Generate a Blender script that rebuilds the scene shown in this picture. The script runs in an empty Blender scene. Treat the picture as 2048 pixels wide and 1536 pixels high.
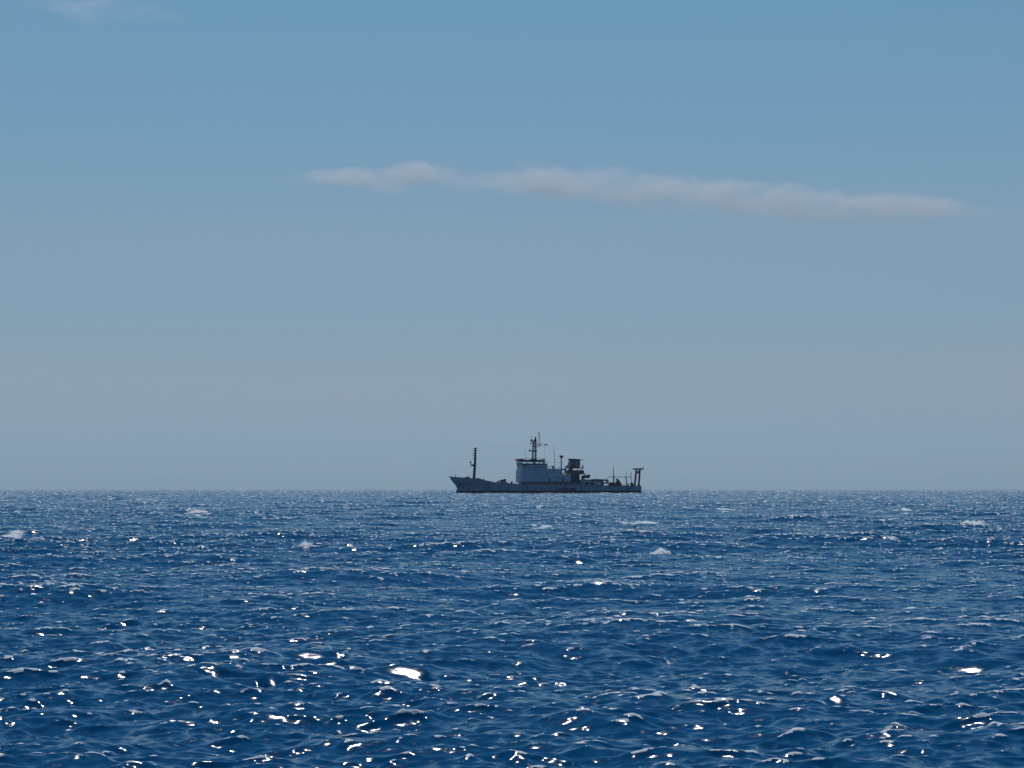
import bpy, bmesh, math, random
import numpy as np
from mathutils import Vector, Matrix

random.seed(7)
sc = bpy.context.scene
COL = sc.collection

# ------------------------------------------------------------------ camera
F = 4470.0                      # focal length in pixels of a 2048 px wide frame
HC = 3.0                        # eye height above the water
RE = 6371000.0                  # radius of the earth
PITCH = math.atan((979.0 - 768.0) / F) - math.sqrt(2 * HC / RE)
cam = bpy.data.cameras.new('camera')
camo = bpy.data.objects.new('camera', cam)
COL.objects.link(camo)
cam.sensor_width = 36.0
cam.lens = 36.0 * F / 2048.0
cam.clip_start = 0.5
cam.clip_end = 60000.0
camo.location = (0, 0, HC)
camo.rotation_euler = (math.radians(90) + PITCH, 0, 0)
sc.camera = camo

# ------------------------------------------------------------------ sky and sun
SUN_EL, SUN_AZ = 61.0, -4.0    # azimuth from +Y, negative to the left
world = bpy.data.worlds.new('World')
sc.world = world
world.use_nodes = True
nt = world.node_tree
sky = nt.nodes.new('ShaderNodeTexSky')
sky.sky_type = 'NISHITA'
sky.sun_disc = False
sky.sun_elevation = math.radians(SUN_EL)
sky.sun_rotation = math.radians(SUN_AZ)
sky.air_density, sky.dust_density, sky.ozone_density = 1.0, 0.0, 6.0
tc = nt.nodes.new('ShaderNodeTexCoord')
sep = nt.nodes.new('ShaderNodeSeparateXYZ')
nt.links.new(tc.outputs['Generated'], sep.inputs[0])
mr = nt.nodes.new('ShaderNodeMapRange')
mr.inputs['From Min'].default_value = 0.0
mr.inputs['From Max'].default_value = 0.6
nt.links.new(sep.outputs['Z'], mr.inputs['Value'])
rp = nt.nodes.new('ShaderNodeValToRGB')           # air clarity by height: grey low air, clear high air
els = rp.color_ramp.elements
stops = [(0.0, (.44, .67, 1.10)), (.0275, (.53, .69, 1.06)), (.085, (.72, .76, .90)), (.19, (.965, .945, .905)), (.36, (.99, 1.19, 1.06)), (.5, (.79, 1.11, 1.10)),
         (.75, (.55, 1.0, 1.1)), (1.0, (.45, 1.0, 1.1))]
els[0].position, els[0].color = stops[0][0], (*stops[0][1], 1)
els[1].position, els[1].color = stops[-1][0], (*stops[-1][1], 1)
for p, c in stops[1:-1]:
    e = els.new(p)
    e.color = (*c, 1)
nt.links.new(mr.outputs[0], rp.inputs[0])
mx = nt.nodes.new('ShaderNodeMix')
mx.data_type = 'RGBA'
mx.blend_type = 'MULTIPLY'
mx.inputs[0].default_value = 1.0
nt.links.new(sky.outputs[0], mx.inputs[6])
nt.links.new(rp.outputs[0], mx.inputs[7])
bg = nt.nodes['Background']
nt.links.new(mx.outputs[2], bg.inputs[0])
bg.inputs[1].default_value = 0.06

sun = bpy.data.lights.new('sun', 'SUN')
suno = bpy.data.objects.new('sun', sun)
COL.objects.link(suno)
sun.energy = 2.6
sun.angle = math.radians(0.5)
sun.color = (1.0, 0.97, 0.92)
_e, _a = math.radians(SUN_EL), math.radians(SUN_AZ)
SUN_DIR = Vector((math.sin(_a) * math.cos(_e), math.cos(_a) * math.cos(_e), math.sin(_e)))
suno.rotation_euler = SUN_DIR.to_track_quat('Z', 'Y').to_euler()

sc.view_settings.view_transform = 'Standard'
sc.view_settings.look = 'None'
sc.view_settings.exposure = 0.0
sc.view_settings.gamma = 1.0
sc.render.engine = 'CYCLES'
sc.cycles.use_denoising = True
sc.cycles.denoiser = 'OPENIMAGEDENOISE'
sc.cycles.denoising_input_passes = 'RGB_ALBEDO_NORMAL'
sc.cycles.max_bounces = 6
sc.cycles.volume_bounces = 1
sc.cycles.caustics_reflective = False
sc.cycles.caustics_refractive = False
sc.cycles.sample_clamp_direct = 12.0
sc.cycles.sample_clamp_indirect = 3.0

# ------------------------------------------------------------------ helpers
def ray(px, py):
    """unit direction through a point of the 2048x1536 frame"""
    d = Vector(((px - 1024) / F, 1.0, -(py - 768) / F))
    d.rotate(Matrix.Rotation(PITCH, 3, 'X'))
    return d.normalized()

def on_water(px, py):
    d = ray(px, py)
    t = HC / -d.z
    return d.x * t, d.y * t

def material(name, color, rough=0.6, metal=0.0, grime=None, scale=0.5, stretch=(1, 1, 0.25), amount=0.6):
    m = bpy.data.materials.new(name)
    m.use_nodes = True
    n = m.node_tree
    b = n.nodes['Principled BSDF']
    b.inputs['Roughness'].default_value = rough
    b.inputs['Metallic'].default_value = metal
    co = n.nodes.new('ShaderNodeTexCoord')
    mp = n.nodes.new('ShaderNodeMapping')
    mp.inputs['Scale'].default_value = stretch
    n.links.new(co.outputs['Object'], mp.inputs[0])
    tx = n.nodes.new('ShaderNodeTexNoise')
    tx.inputs['Scale'].default_value = scale
    tx.inputs['Detail'].default_value = 6
    tx.inputs['Roughness'].default_value = 0.65
    n.links.new(mp.outputs[0], tx.inputs['Vector'])
    r = n.nodes.new('ShaderNodeMapRange')
    r.inputs['From Min'].default_value = 0.48
    r.inputs['From Max'].default_value = 0.72
    r.inputs['To Max'].default_value = amount
    n.links.new(tx.outputs[0], r.inputs[0])
    mi = n.nodes.new('ShaderNodeMix')
    mi.data_type = 'RGBA'
    mi.inputs[6].default_value = (*color, 1)
    g = grime if grime else tuple(c * 0.6 for c in color)
    mi.inputs[7].default_value = (*g, 1)
    n.links.new(r.outputs[0], mi.inputs[0])
    n.links.new(mi.outputs[2], b.inputs['Base Color'])
    return m

def mesh_obj(name, bm, mat, parent=None, smooth=False):
    me = bpy.data.meshes.new(name)
    bmesh.ops.recalc_face_normals(bm, faces=bm.faces[:])
    bm.to_mesh(me)
    bm.free()
    for m in (mat if isinstance(mat, (list, tuple)) else [mat]):
        me.materials.append(m)
    if smooth:
        me.polygons.foreach_set('use_smooth', [True] * len(me.polygons))
    o = bpy.data.objects.new(name, me)
    COL.objects.link(o)
    if parent is not None:
        o.parent = parent
    return o

def split_obj(name, bm, mat, parent, gap=0.02):
    """link every separate piece of a bmesh as an object of its own"""
    seen, isl = set(), []
    for v in bm.verts:
        if v in seen:
            continue
        st, comp = [v], []
        seen.add(v)
        while st:
            q = st.pop()
            comp.append(q)
            for e in q.link_edges:
                w = e.other_vert(q)
                if w not in seen:
                    seen.add(w)
                    st.append(w)
        cs = [c.co for c in comp]
        isl.append([comp, [min(c[i] for c in cs) - gap for i in range(3)], [max(c[i] for c in cs) + gap for i in range(3)]])
    merged = True
    while merged:
        merged = False
        for i in range(len(isl)):
            for j in range(i + 1, len(isl)):
                a, b = isl[i], isl[j]
                if all(a[1][k] <= b[2][k] and b[1][k] <= a[2][k] for k in range(3)):
                    a[0] = a[0] + b[0]
                    a[1] = [min(p, q) for p, q in zip(a[1], b[1])]
                    a[2] = [max(p, q) for p, q in zip(a[2], b[2])]
                    isl.pop(j)
                    merged = True
                    break
            if merged:
                break
    out = []
    for comp, _, _ in isl:
        nb = bmesh.new()
        mp = {v: nb.verts.new(v.co) for v in comp}
        for f in {f for v in comp for f in v.link_faces}:
            nb.faces.new([mp[v] for v in f.verts])
        out.append(mesh_obj(name, nb, mat, parent))
    bm.free()
    return out

def tube(bm, p0, p1, r0, r1=None, n=8):
    r1 = r0 if r1 is None else r1
    p0, p1 = Vector(p0), Vector(p1)
    q = (p1 - p0).to_track_quat('Z', 'Y')
    rings = []
    for p, r in ((p0, r0), (p1, r1)):
        rings.append([bm.verts.new(p + q @ Vector((r * math.cos(2 * math.pi * k / n), r * math.sin(2 * math.pi * k / n), 0))) for k in range(n)])
    for k in range(n):
        bm.faces.new((rings[0][k], rings[0][(k + 1) % n], rings[1][(k + 1) % n], rings[1][k]))
    bm.faces.new(rings[0][::-1])
    bm.faces.new(rings[1])

def pipe(bm, pts, r, n=6):
    for a, b in zip(pts[:-1], pts[1:]):
        tube(bm, a, b, r, r, n)

def prism(bm, prof, y0, y1, taper=1.0, bevel=0.0):
    """side outline (x, z) carried across the ship from y0 to y1"""
    a = [bm.verts.new((x, y0, z)) for x, z in prof]
    b = [bm.verts.new((x, y1, z)) for x, z in prof]
    n = len(prof)
    fs = [bm.faces.new(a), bm.faces.new(b[::-1])]
    for k in range(n):
        fs.append(bm.faces.new((a[k], b[k], b[(k + 1) % n], a[(k + 1) % n])))
    if bevel:
        ed = list({e for f in fs for e in f.edges})
        bmesh.ops.bevel(bm, geom=ed, offset=bevel, segments=1, affect='EDGES')

def box(bm, x0, x1, y0, y1, z0, z1, bevel=0.0):
    prism(bm, [(x0, z0), (x1, z0), (x1, z1), (x0, z1)], y0, y1, bevel=bevel)

def lathe(bm, prof, c, n=16):
    rings = []
    for r, z in prof:
        rings.append([bm.verts.new((c[0] + r * math.cos(2 * math.pi * k / n), c[1] + r * math.sin(2 * math.pi * k / n), c[2] + z)) for k in range(n)])
    for i in range(len(prof) - 1):
        for k in range(n):
            bm.faces.new((rings[i][k], rings[i][(k + 1) % n], rings[i + 1][(k + 1) % n], rings[i + 1][k]))
    bm.faces.new(rings[0][::-1])
    bm.faces.new(rings[-1])

# ------------------------------------------------------------------ the sea
def wave_tile(N, L, kmin, kmax, kpeak, wind, spread, seed, power=4.0):
    """periodic sheet of random wind waves: height, sideways drift, crest folding"""
    rng = np.random.default_rng(seed)
    k1 = 2 * np.pi * np.fft.fftfreq(N, L / N)
    kx, ky = np.meshgrid(k1, k1, indexing='ij')
    k = np.hypot(kx, ky)
    k[0, 0] = 1e-6
    th = np.arctan2(ky, kx) - wind
    c = np.cos(th)
    S = k ** -power * np.exp(-1.25 * (kpeak / k) ** 2) * (np.abs(c) ** spread + 0.06)
    S *= 1 / (1 + np.exp(-(k - kmin) / (0.08 * kmin))) * np.exp(-(k / kmax) ** 4)
    S[0, 0] = 0
    A = np.sqrt(S) * (rng.normal(size=(N, N)) + 1j * rng.normal(size=(N, N)))
    return k, kx, ky, A

def finish_tile(tile, slope):
    """scale to a given rms slope, return float32 fields"""
    k, kx, ky, A = tile
    h = np.fft.ifft2(A).real
    sx = np.fft.ifft2(1j * kx * A).real
    sy = np.fft.ifft2(1j * ky * A).real
    g = slope / math.sqrt((sx ** 2 + sy ** 2).mean())
    dx = np.fft.ifft2(1j * kx / k * A).real * g
    dy = np.fft.ifft2(1j * ky / k * A).real * g
    jx = np.fft.ifft2(-kx * kx / k * A).real * g
    jy = np.fft.ifft2(-ky * ky / k * A).real * g
    jxy = np.fft.ifft2(-kx * ky / k * A).real * g
    return [f.astype(np.float32) for f in (h * g, dx, dy, jx, jy, jxy)]

def sample(fields, N, L, X, Y, rot):
    c, s = math.cos(rot), math.sin(rot)
    U = (X * c + Y * s) / L * N
    V = (-X * s + Y * c) / L * N
    i, j = np.floor(U).astype(np.int64), np.floor(V).astype(np.int64)
    fu, fv = (U - i).astype(np.float32), (V - j).astype(np.float32)
    i0, j0, i1, j1 = i % N, j % N, (i + 1) % N, (j + 1) % N
    out = []
    for f in fields:
        out.append((f[i0, j0] * (1 - fu) + f[i1, j0] * fu) * (1 - fv) + (f[i0, j1] * (1 - fu) + f[i1, j1] * fu) * fv)
    h, dx, dy, jx, jy, jxy = out
    return h, dx * c - dy * s, dx * s + dy * c, jx, jy, jxy

WIND = math.radians(-82)        # the waves run towards the viewer, a little to the right
TWO = 2 * math.pi
NA, LA = 2048, 118.0
NB, LB = 512, 331.0
tile_a = finish_tile(wave_tile(NA, LA, TWO / 5.0, TWO / 0.16, TWO / 3.2, WIND, 1.2, 11, 3.4), 0.37)
tile_b = finish_tile(wave_tile(NB, LB, TWO / 60, TWO / 5.2, TWO / 14, WIND - 0.35, 3.0, 23), 0.085)

GLINTS = [(812, 1346, 50, 12), (625, 1330, 34, 10), (672, 1337, 14, 6), (1938, 1312, 34, 9), (1880, 1322, 12, 5), (1675, 1421, 15, 8),
          (1048, 1217, 13, 6), (1158, 1123, 13, 5), (940, 1352, 14, 5), (545, 1372, 14, 5)]
CRESTS = [(1775, 1474, 75, 0.22, 0.06), (1870, 1287, 45, 0.25, 0.08), (1720, 1250, 70, 0.28, 0.10), (1280, 1050, 22, 0.7, 0.22), (1790, 1086, 14, 0.5, 0.2),
          (1440, 1025, 24, 0.9, 0.25), (1308, 1106, 22, 0.5, 0.18), (300, 1000, 30, 1.5, 0.3), (210, 1065, 18, 0.6, 0.2), (30, 1072, 30, 0.6, 0.2),
          (390, 1028, 22, 1.0, 0.25), (1800, 1025, 20, 1.0, 0.25), (1950, 1050, 30, 0.7, 0.2), (2010, 1180, 30, 0.4, 0.12), (700, 1250, 45, 0.3, 0.08),
          (280, 1140, 20, 0.4, 0.14), (610, 1100, 18, 0.5, 0.15), (800, 1140, 30, 0.4, 0.14), (150, 1145, 30, 0.4, 0.14), (1700, 1330, 30, 0.25, 0.07),
          (1500, 1200, 30, 0.35, 0.1), (1340, 1310, 25, 0.2, 0.06), (430, 1250, 40, 0.25, 0.08), (60, 1290, 35, 0.25, 0.07), (1080, 1055, 18, .6, .2)]
CRESTS = [(px + random.gauss(0, 0.5) * hw, py + random.gauss(0, 0.06) * hw, hw * random.uniform(.15, .5), run * random.uniform(.6, 1.1), hg * random.uniform(.4, 1))
          for px, py, hw, run, hg in CRESTS for _ in range(6)]

def build_sea():
    # spokes and rings around the observer: fine where waves can be made out, coarse elsewhere
    half = math.radians(21)
    fine = np.linspace(-half, half, 680)
    rest = np.linspace(half, TWO - half, 120)[1:-1]
    ang = np.concatenate([fine, rest])
    r, rad = 2.0, []
    while r < 7000:
        rad.append(r)
        r *= 1.02 if r < 16 else (1.0017 if r < 1800 else 1.004)
    rad = np.array(rad)
    R, T = np.meshgrid(rad, ang, indexing='ij')
    X, Y = (R * np.sin(T)).ravel(), (R * np.cos(T)).ravel()
    d = R.ravel()
    ha, dxa, dya, jxa, jya, jca = sample(tile_a, NA, LA, X, Y, 0.0)
    hb, dxb, dyb, jxb, jyb, jcb = sample(tile_b, NB, LB, X, Y, 0.35)
    # gusts: patches of rougher and calmer water
    gust = 0.84 + 0.30 * np.sin(X / 21.0 + 1.3 * np.sin(Y / 37.0)) * np.sin(Y / 29.0 + 0.7 * np.sin(X / 17.0) + 2.0)
    ha, dxa, dya = ha * gust, dxa * gust, dya * gust
    Z = ha + hb - d * d / (2 * RE)
    chop = 0.9
    # foam: where crests fold over
    jxx = 1 + chop * (jxa * gust + jxb)
    jyy = 1 + chop * (jya * gust + jyb)
    J = jxx * jyy - (chop * (jca * gust + jcb)) ** 2
    ja, jb = jxa + jya, jxb + jyb
    jb = 0.36 * jb / jb.std() + 0.93 * ja / ja.std()
    foam = np.clip((-jb / jb.std() - 1.35) / 1.1, 0, 0.7)
    ripple = np.ones_like(foam)
    # steep smooth faces that mirror the sun towards the observer
    for px, py, hw, hh in GLINTS:
        x0, y0 = on_water(px, py)
        dist = math.hypot(x0, y0)
        n = SUN_DIR + Vector((-x0, -y0, HC)).normalized()
        gx, gy = -n.x / n.z, -n.y / n.z
        a = hw * dist / F
        b = max(hh * dist / F / abs(gy), 0.10)
        near = np.where((np.abs(X - x0) < 4 * a) & (np.abs(Y - y0) < 6 * b))[0]
        if len(near) == 0:
            continue
        ux, uy = X[near] - x0, Y[near] - y0
        # a steep little wave: the middle of its face has the mirror slope, its own ripples stay on it
        w = np.exp(-(ux / (1.35 * a)) ** 4 - (uy / (1.5 * b)) ** 4)
        env = np.exp(-(ux / (2.2 * a)) ** 2 - (uy / (2.8 * b)) ** 4)
        kw = 1 / (2.3 * b)
        # follow the slow swell under it: a least squares plane through the surface there
        wt = np.sqrt(w + 1e-9)
        fit = np.linalg.lstsq(np.stack([wt, wt * ux, wt * uy], 1), wt * Z[near], rcond=None)[0]
        flat = fit[0] + 0 * ux
        gy, gx = gy - 0.1 * fit[2], gx - 0.1 * fit[1]
        Z[near] = Z[near] * (1 - 0.9 * w) + 0.9 * w * flat + env * gy / kw * np.sin(kw * (uy + ux * gx / gy))
        for f in (dxa, dya, dxb, dyb):
            f[near] *= 1 - 0.9 * w
        ripple[near] *= 1 - 0.7 * w
        foam[near] *= 1 - w
    # breaking crests
    for px, py, hw, run, hgt in CRESTS:
        x0, y0 = on_water(px, py)
        dist = math.hypot(x0, y0)
        a = hw * dist / F
        if dist > 90:
            run, hgt, a = run * 2.2, hgt * 1.7, a * 2.3
        near = np.where((np.abs(X - x0) < 3 * a) & (np.abs(Y - y0) < 5 * run))[0]
        if len(near) == 0:
            continue
        ux, uy = X[near] - x0, Y[near] - y0
        uy = uy + 0.25 * run * np.sin(ux / a * 3.1 + px)
        side = np.where(uy < 0, run * 0.6, run * 1.6)
        w = np.exp(-(ux / a) ** 2 - (uy / side) ** 2)
        Z[near] += 0.45 * hgt * w
        foam[near] = np.maximum(foam[near], np.exp(-(ux / a) ** 2 - ((uy + 0.2 * run) / (run * 0.6)) ** 2) * (0.40 if dist < 90 else 0.66))
    verts = np.stack([X + chop * (dxa + dxb), Y + chop * (dya + dyb), Z], 1).astype(np.float32)
    nr, na = len(rad), len(ang)
    ii, jj = np.meshgrid(np.arange(nr - 1), np.arange(na), indexing='ij')
    j2 = (jj + 1) % na
    quads = np.stack([ii * na + jj, ii * na + j2, (ii + 1) * na + j2, (ii + 1) * na + jj], -1).reshape(-1, 4)[:, ::-1]
    # close the middle, under the observer
    verts = np.concatenate([verts, np.array([[0, 0, 0.0]], np.float32)])
    tri = np.stack([np.full(na, nr * na), (np.arange(na) + 1) % na, np.arange(na)], 1)
    me = bpy.data.meshes.new('sea')
    me.vertices.add(len(verts))
    me.vertices.foreach_set('co', verts.ravel())
    loops = np.concatenate([quads.ravel(), tri.ravel()]).astype(np.int32)
    starts = np.concatenate([np.arange(len(quads)) * 4, len(quads) * 4 + np.arange(na) * 3]).astype(np.int32)
    me.loops.add(len(loops))
    me.loops.foreach_set('vertex_index', loops)
    me.polygons.add(len(starts))
    me.polygons.foreach_set('loop_start', starts)
    me.update(calc_edges=True)
    me.polygons.foreach_set('use_smooth', np.ones(len(starts), bool))
    at = me.attributes.new('foam', 'FLOAT', 'POINT')
    at.data.foreach_set('value', np.concatenate([foam, [0]]).astype(np.float32))
    at = me.attributes.new('ripple', 'FLOAT', 'POINT')
    at.data.foreach_set('value', np.concatenate([ripple, [1]]).astype(np.float32))
    o = bpy.data.objects.new('sea', me)
    o['kind'] = 'structure'
    COL.objects.link(o)
    print('SEA', nr, na, 'Hrms', float((ha + hb).std()), 'foam', float((foam[d < 200] > .3).mean()))
    return o

def sea_material():
    m = bpy.data.materials.new('sea_water')
    m.use_nodes = True
    n = m.node_tree
    L = n.links.new
    b = n.nodes['Principled BSDF']
    out = n.nodes['Material Output']
    b.inputs['Base Color'].default_value = (0.000, 0.052, 0.142, 1)
    b.inputs['Roughness'].default_value = 0.09
    b.inputs['IOR'].default_value = 1.333
    geo = n.nodes.new('ShaderNodeNewGeometry')
    co = n.nodes.new('ShaderNodeTexCoord')
    # ripples too small for the mesh tilt the surface normal
    tilt = None
    for sc_, amp, st in ((1.1, 0.4, (0.5, 1, 1)), (4.2, 0.52, (0.45, 1, 1)), (12.0, 0.40, (0.5, 1, 1))):
        mp = n.nodes.new('ShaderNodeMapping')
        mp.inputs['Scale'].default_value = st
        mp.inputs['Rotation'].default_value = (0, 0, 0.14)
        L(co.outputs['Object'], mp.inputs[0])
        t = n.nodes.new('ShaderNodeTexNoise')
        t.inputs['Scale'].default_value = sc_
        t.inputs['Detail'].default_value = 2.0
        t.inputs['Roughness'].default_value = 0.55
        L(mp.outputs[0], t.inputs['Vector'])
        s = n.nodes.new('ShaderNodeVectorMath')
        s.operation = 'SUBTRACT'
        s.inputs[1].default_value = (0.5, 0.5, 0.5)
        L(t.outputs['Color'], s.inputs[0])
        k = n.nodes.new('ShaderNodeVectorMath')
        k.operation = 'MULTIPLY'
        k.inputs[1].default_value = (amp * 0.9, amp, 0.0)
        L(s.outputs[0], k.inputs[0])
        if tilt is None:
            tilt = k
        else:
            a = n.nodes.new('ShaderNodeVectorMath')
            a.operation = 'ADD'
            L(tilt.outputs[0], a.inputs[0])
            L(k.outputs[0], a.inputs[1])
            tilt = a
    ra = n.nodes.new('ShaderNodeAttribute')
    ra.attribute_name = 'ripple'
    rs = n.nodes.new('ShaderNodeVectorMath')
    rs.operation = 'SCALE'
    L(tilt.outputs[0], rs.inputs[0])
    L(ra.outputs['Fac'], rs.inputs['Scale'])
    a = n.nodes.new('ShaderNodeVectorMath')
    a.operation = 'ADD'
    L(geo.outputs['Normal'], a.inputs[0])
    L(rs.outputs[0], a.inputs[1])
    nn = n.nodes.new('ShaderNodeVectorMath')
    nn.operation = 'NORMALIZE'
    L(a.outputs[0], nn.inputs[0])
    L(nn.outputs[0], b.inputs['Normal'])
    # foam
    fa = n.nodes.new('ShaderNodeAttribute')
    fa.attribute_name = 'foam'
    fn = n.nodes.new('ShaderNodeTexNoise')
    fn.inputs['Scale'].default_value = 7.0
    fn.inputs['Detail'].default_value = 5.0
    fn.inputs['Roughness'].default_value = 0.7
    L(co.outputs['Object'], fn.inputs['Vector'])
    ad = n.nodes.new('ShaderNodeMath')
    ad.operation = 'ADD'
    L(fa.outputs['Fac'], ad.inputs[0])
    L(fn.outputs[0], ad.inputs[1])
    fr = n.nodes.new('ShaderNodeMapRange')
    fr.interpolation_type = 'SMOOTHSTEP'
    fr.inputs['From Min'].default_value = 0.80
    fr.inputs['From Max'].default_value = 1.04
    fr.inputs['To Max'].default_value = 0.85
    L(ad.outputs[0], fr.inputs[0])
    fd = n.nodes.new('ShaderNodeBsdfDiffuse')
    fd.inputs[0].default_value = (0.72, 0.76, 0.78, 1)
    ms = n.nodes.new('ShaderNodeMixShader')
    L(fr.outputs[0], ms.inputs[0])
    L(b.outputs[0], ms.inputs[1])
    L(fd.outputs[0], ms.inputs[2])
    L(ms.outputs[0], out.inputs[0])
    return m

sea = build_sea()
sea.data.materials.append(sea_material())

# ------------------------------------------------------------------ clouds
def cloud(name, label, dist, profile, depth, density, noise_scale, noise_lo, noise_hi, group=None, color=(0.97, 0.98, 1.0), stretch=(0.35, 0.35, 1.0), aniso=0.5):
    """soft body lofted along its length; profile rows are (px, top py, bottom py)"""
    pts = []
    weights = [row[3] if len(row) > 3 else 1.0 for row in profile]
    for px, t, b in [row[:3] for row in profile]:
        dt, db = ray(px, t), ray(px, b)
        pts.append((dt.x / dt.y * dist, HC + dt.z / dt.y * dist, HC + db.z / db.y * dist))
    x0, x1 = pts[0][0], pts[-1][0]
    zs = [p[1] for p in pts] + [p[2] for p in pts]
    zc = (min(zs) + max(zs)) / 2
    xc = (x0 + x1) / 2
    hx, hz = (x1 - x0) / 2, (max(zs) - min(zs)) / 2
    bm = bmesh.new()
    rings = []
    n = 20
    for x, zt, zb in pts:
        m, h = (zt + zb) / 2 - zc, (zt - zb) / 2
        rings.append([bm.verts.new((x - xc, math.cos(TWO * k / n) * depth, m + math.sin(TWO * k / n) * h)) for k in range(n)])
    for i in range(len(rings) - 1):
        for k in range(n):
            bm.faces.new((rings[i][k], rings[i][(k + 1) % n], rings[i + 1][(k + 1) % n], rings[i + 1][k]))
    bm.faces.new(rings[0][::-1])
    bm.faces.new(rings[-1])
    mat = bpy.data.materials.new(name + '_vapour')
    mat.use_nodes = True
    nd = mat.node_tree
    L = nd.links.new
    nd.nodes.remove(nd.nodes['Principled BSDF'])
    out = nd.nodes['Material Output']
    co = nd.nodes.new('ShaderNodeTexCoord')
    sp = nd.nodes.new('ShaderNodeSeparateXYZ')
    L(co.outputs['Object'], sp.inputs[0])
    def math_node(op, a, b=None, clamp=False):
        q = nd.nodes.new('ShaderNodeMath')
        q.operation = op
        q.use_clamp = clamp
        for i, v in enumerate((a, b)):
            if v is None:
                continue
            if isinstance(v, (int, float)):
                q.inputs[i].default_value = v
            else:
                L(v, q.inputs[i])
        return q.outputs[0]
    u = math_node('ADD', math_node('DIVIDE', sp.outputs['X'], 2 * hx), 0.5)
    def curve(vals):
        c = nd.nodes.new('ShaderNodeFloatCurve')
        cp = c.mapping.curves[0].points
        us = [(p[0] - x0) / (x1 - x0) for p in pts]
        cp[0].location = (0, vals[0])
        cp[-1].location = (1, vals[-1])
        for q, v in list(zip(us, vals))[1:-1]:
            cp.new(q, v)
        c.mapping.update()
        L(u, c.inputs['Value'])
        return c.outputs[0]
    mid = curve([(((p[1] + p[2]) / 2 - zc) / hz + 1) / 2 for p in pts])
    hh = curve([((p[1] - p[2]) / 2) / hz for p in pts])
    v = math_node('DIVIDE', sp.outputs['Z'], hz)
    m2 = math_node('SUBTRACT', math_node('MULTIPLY', mid, 2.0), 1.0)
    dv = math_node('DIVIDE', math_node('SUBTRACT', v, m2), math_node('MAXIMUM', hh, 0.01))
    dw = math_node('DIVIDE', sp.outputs['Y'], depth)
    r2 = math_node('ADD', math_node('MULTIPLY', dv, dv), math_node('MULTIPLY', dw, dw))
    mp = nd.nodes.new('ShaderNodeMapping')
    mp.inputs['Scale'].default_value = stretch
    L(co.outputs['Object'], mp.inputs[0])
    tx = nd.nodes.new('ShaderNodeTexNoise')
    tx.inputs['Scale'].default_value = noise_scale
    tx.inputs['Detail'].default_value = 4.0
    tx.inputs['Roughness'].default_value = 0.55
    L(mp.outputs[0], tx.inputs['Vector'])
    nz = nd.nodes.new('ShaderNodeMapRange')
    nz.inputs['From Min'].default_value = 0.3
    nz.inputs['From Max'].default_value = 0.7
    nz.inputs['To Min'].default_value = noise_lo
    nz.inputs['To Max'].default_value = noise_hi
    L(tx.outputs[0], nz.inputs[0])
    thick = curve(weights)
    core = math_node('SUBTRACT', nz.outputs[0], r2, clamp=True)
    den = math_node('MULTIPLY', math_node('POWER', core, 1.5), math_node('MULTIPLY', thick, density))
    vol = nd.nodes.new('ShaderNodeVolumePrincipled')
    vol.inputs['Color'].default_value = (*color, 1)
    vol.inputs['Anisotropy'].default_value = aniso
    L(den, vol.inputs['Density'])
    L(vol.outputs[0], out.inputs['Volume'])
    o = mesh_obj(name, bm, mat)
    o.location = (xc, dist, zc)
    o['label'] = label
    o['category'] = 'cloud'
    if group:
        o['group'] = group
    return o

def grow(prof, k):
    return [(r[0], (r[1] + r[2]) / 2 - (r[2] - r[1]) / 2 * k, (r[1] + r[2]) / 2 + (r[2] - r[1]) / 2 * k, *r[3:]) for r in prof]

streak = [(540, 350, 372, 0.0), (600, 344, 370, .12), (640, 340, 370, .55), (720, 338, 372, .8), (780, 335, 384, 1.0), (840, 328, 374, .95), (875, 334, 372, .5), (930, 338, 380, .42),
          (985, 338, 386, .45), (1035, 333, 390, .9), (1100, 330, 398, 1.0), (1160, 342, 405, .85), (1210, 335, 405, .95), (1260, 343, 408, .85), (1300, 342, 410, .85), (1380, 358, 420, .8),
          (1450, 360, 430, .9), (1520, 370, 437, .9), (1620, 377, 442, .85), (1750, 386, 444, .8), (1850, 393, 442, .8), (1900, 399, 440, .7), (1940, 408, 438, .3), (2000, 414, 438, .12), (2090, 416, 438, 0.0)]
cloud('cloud', 'long thin white cloud streak in the mid sky, sloping gently down to the right', 12000, grow(streak, 1.35), 170, 0.0068, 0.011, 0.3, 1.5, 'clouds', stretch=(0.4, 0.6, 1))
wisp = [(30, -16, 10, 0.0), (80, -16, 16, .5), (140, -25, 30, 1.0), (190, -22, 36, 1.0), (230, -6, 38, .6), (280, 8, 42, .6), (320, 14, 44, .4), (370, 18, 44, 0.0)]
cloud('cloud', 'small faint white wisp of cloud in the top left corner of the sky', 12000, grow(wisp, 1.5), 150, 0.0028, 0.012, -0.4, 1.6, 'clouds', stretch=(0.4, 0.6, 1))
cloud('cloud', 'tiny faint cloud patch low in the sky near the left edge', 12500, [(-40, 745, 780, 0.0), (15, 736, 778, 1.0), (60, 730, 768, 1.0), (95, 740, 780, .8), (150, 755, 800, 0.0)], 120, 0.0012, 0.014, -0.3, 1.6, 'clouds', stretch=(0.5, 0.6, 1))
cloud('cloud', 'very small faint cloud patch low in the sky left of the ship', 12500, [(550, 784, 804, 0.0), (590, 781, 802, .8), (630, 782, 808, 1.0), (665, 778, 802, 1.0), (715, 782, 802, 0.0)], 120, 0.0012, 0.014, -0.3, 1.6, 'clouds', stretch=(0.5, 0.6, 1))
bank = [(-900, 700, 850), (-400, 690, 860), (100, 680, 870), (500, 695, 850), (900, 690, 860), (1300, 700, 850), (1700, 690, 850), (2200, 680, 860), (2900, 700, 840)]
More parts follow.
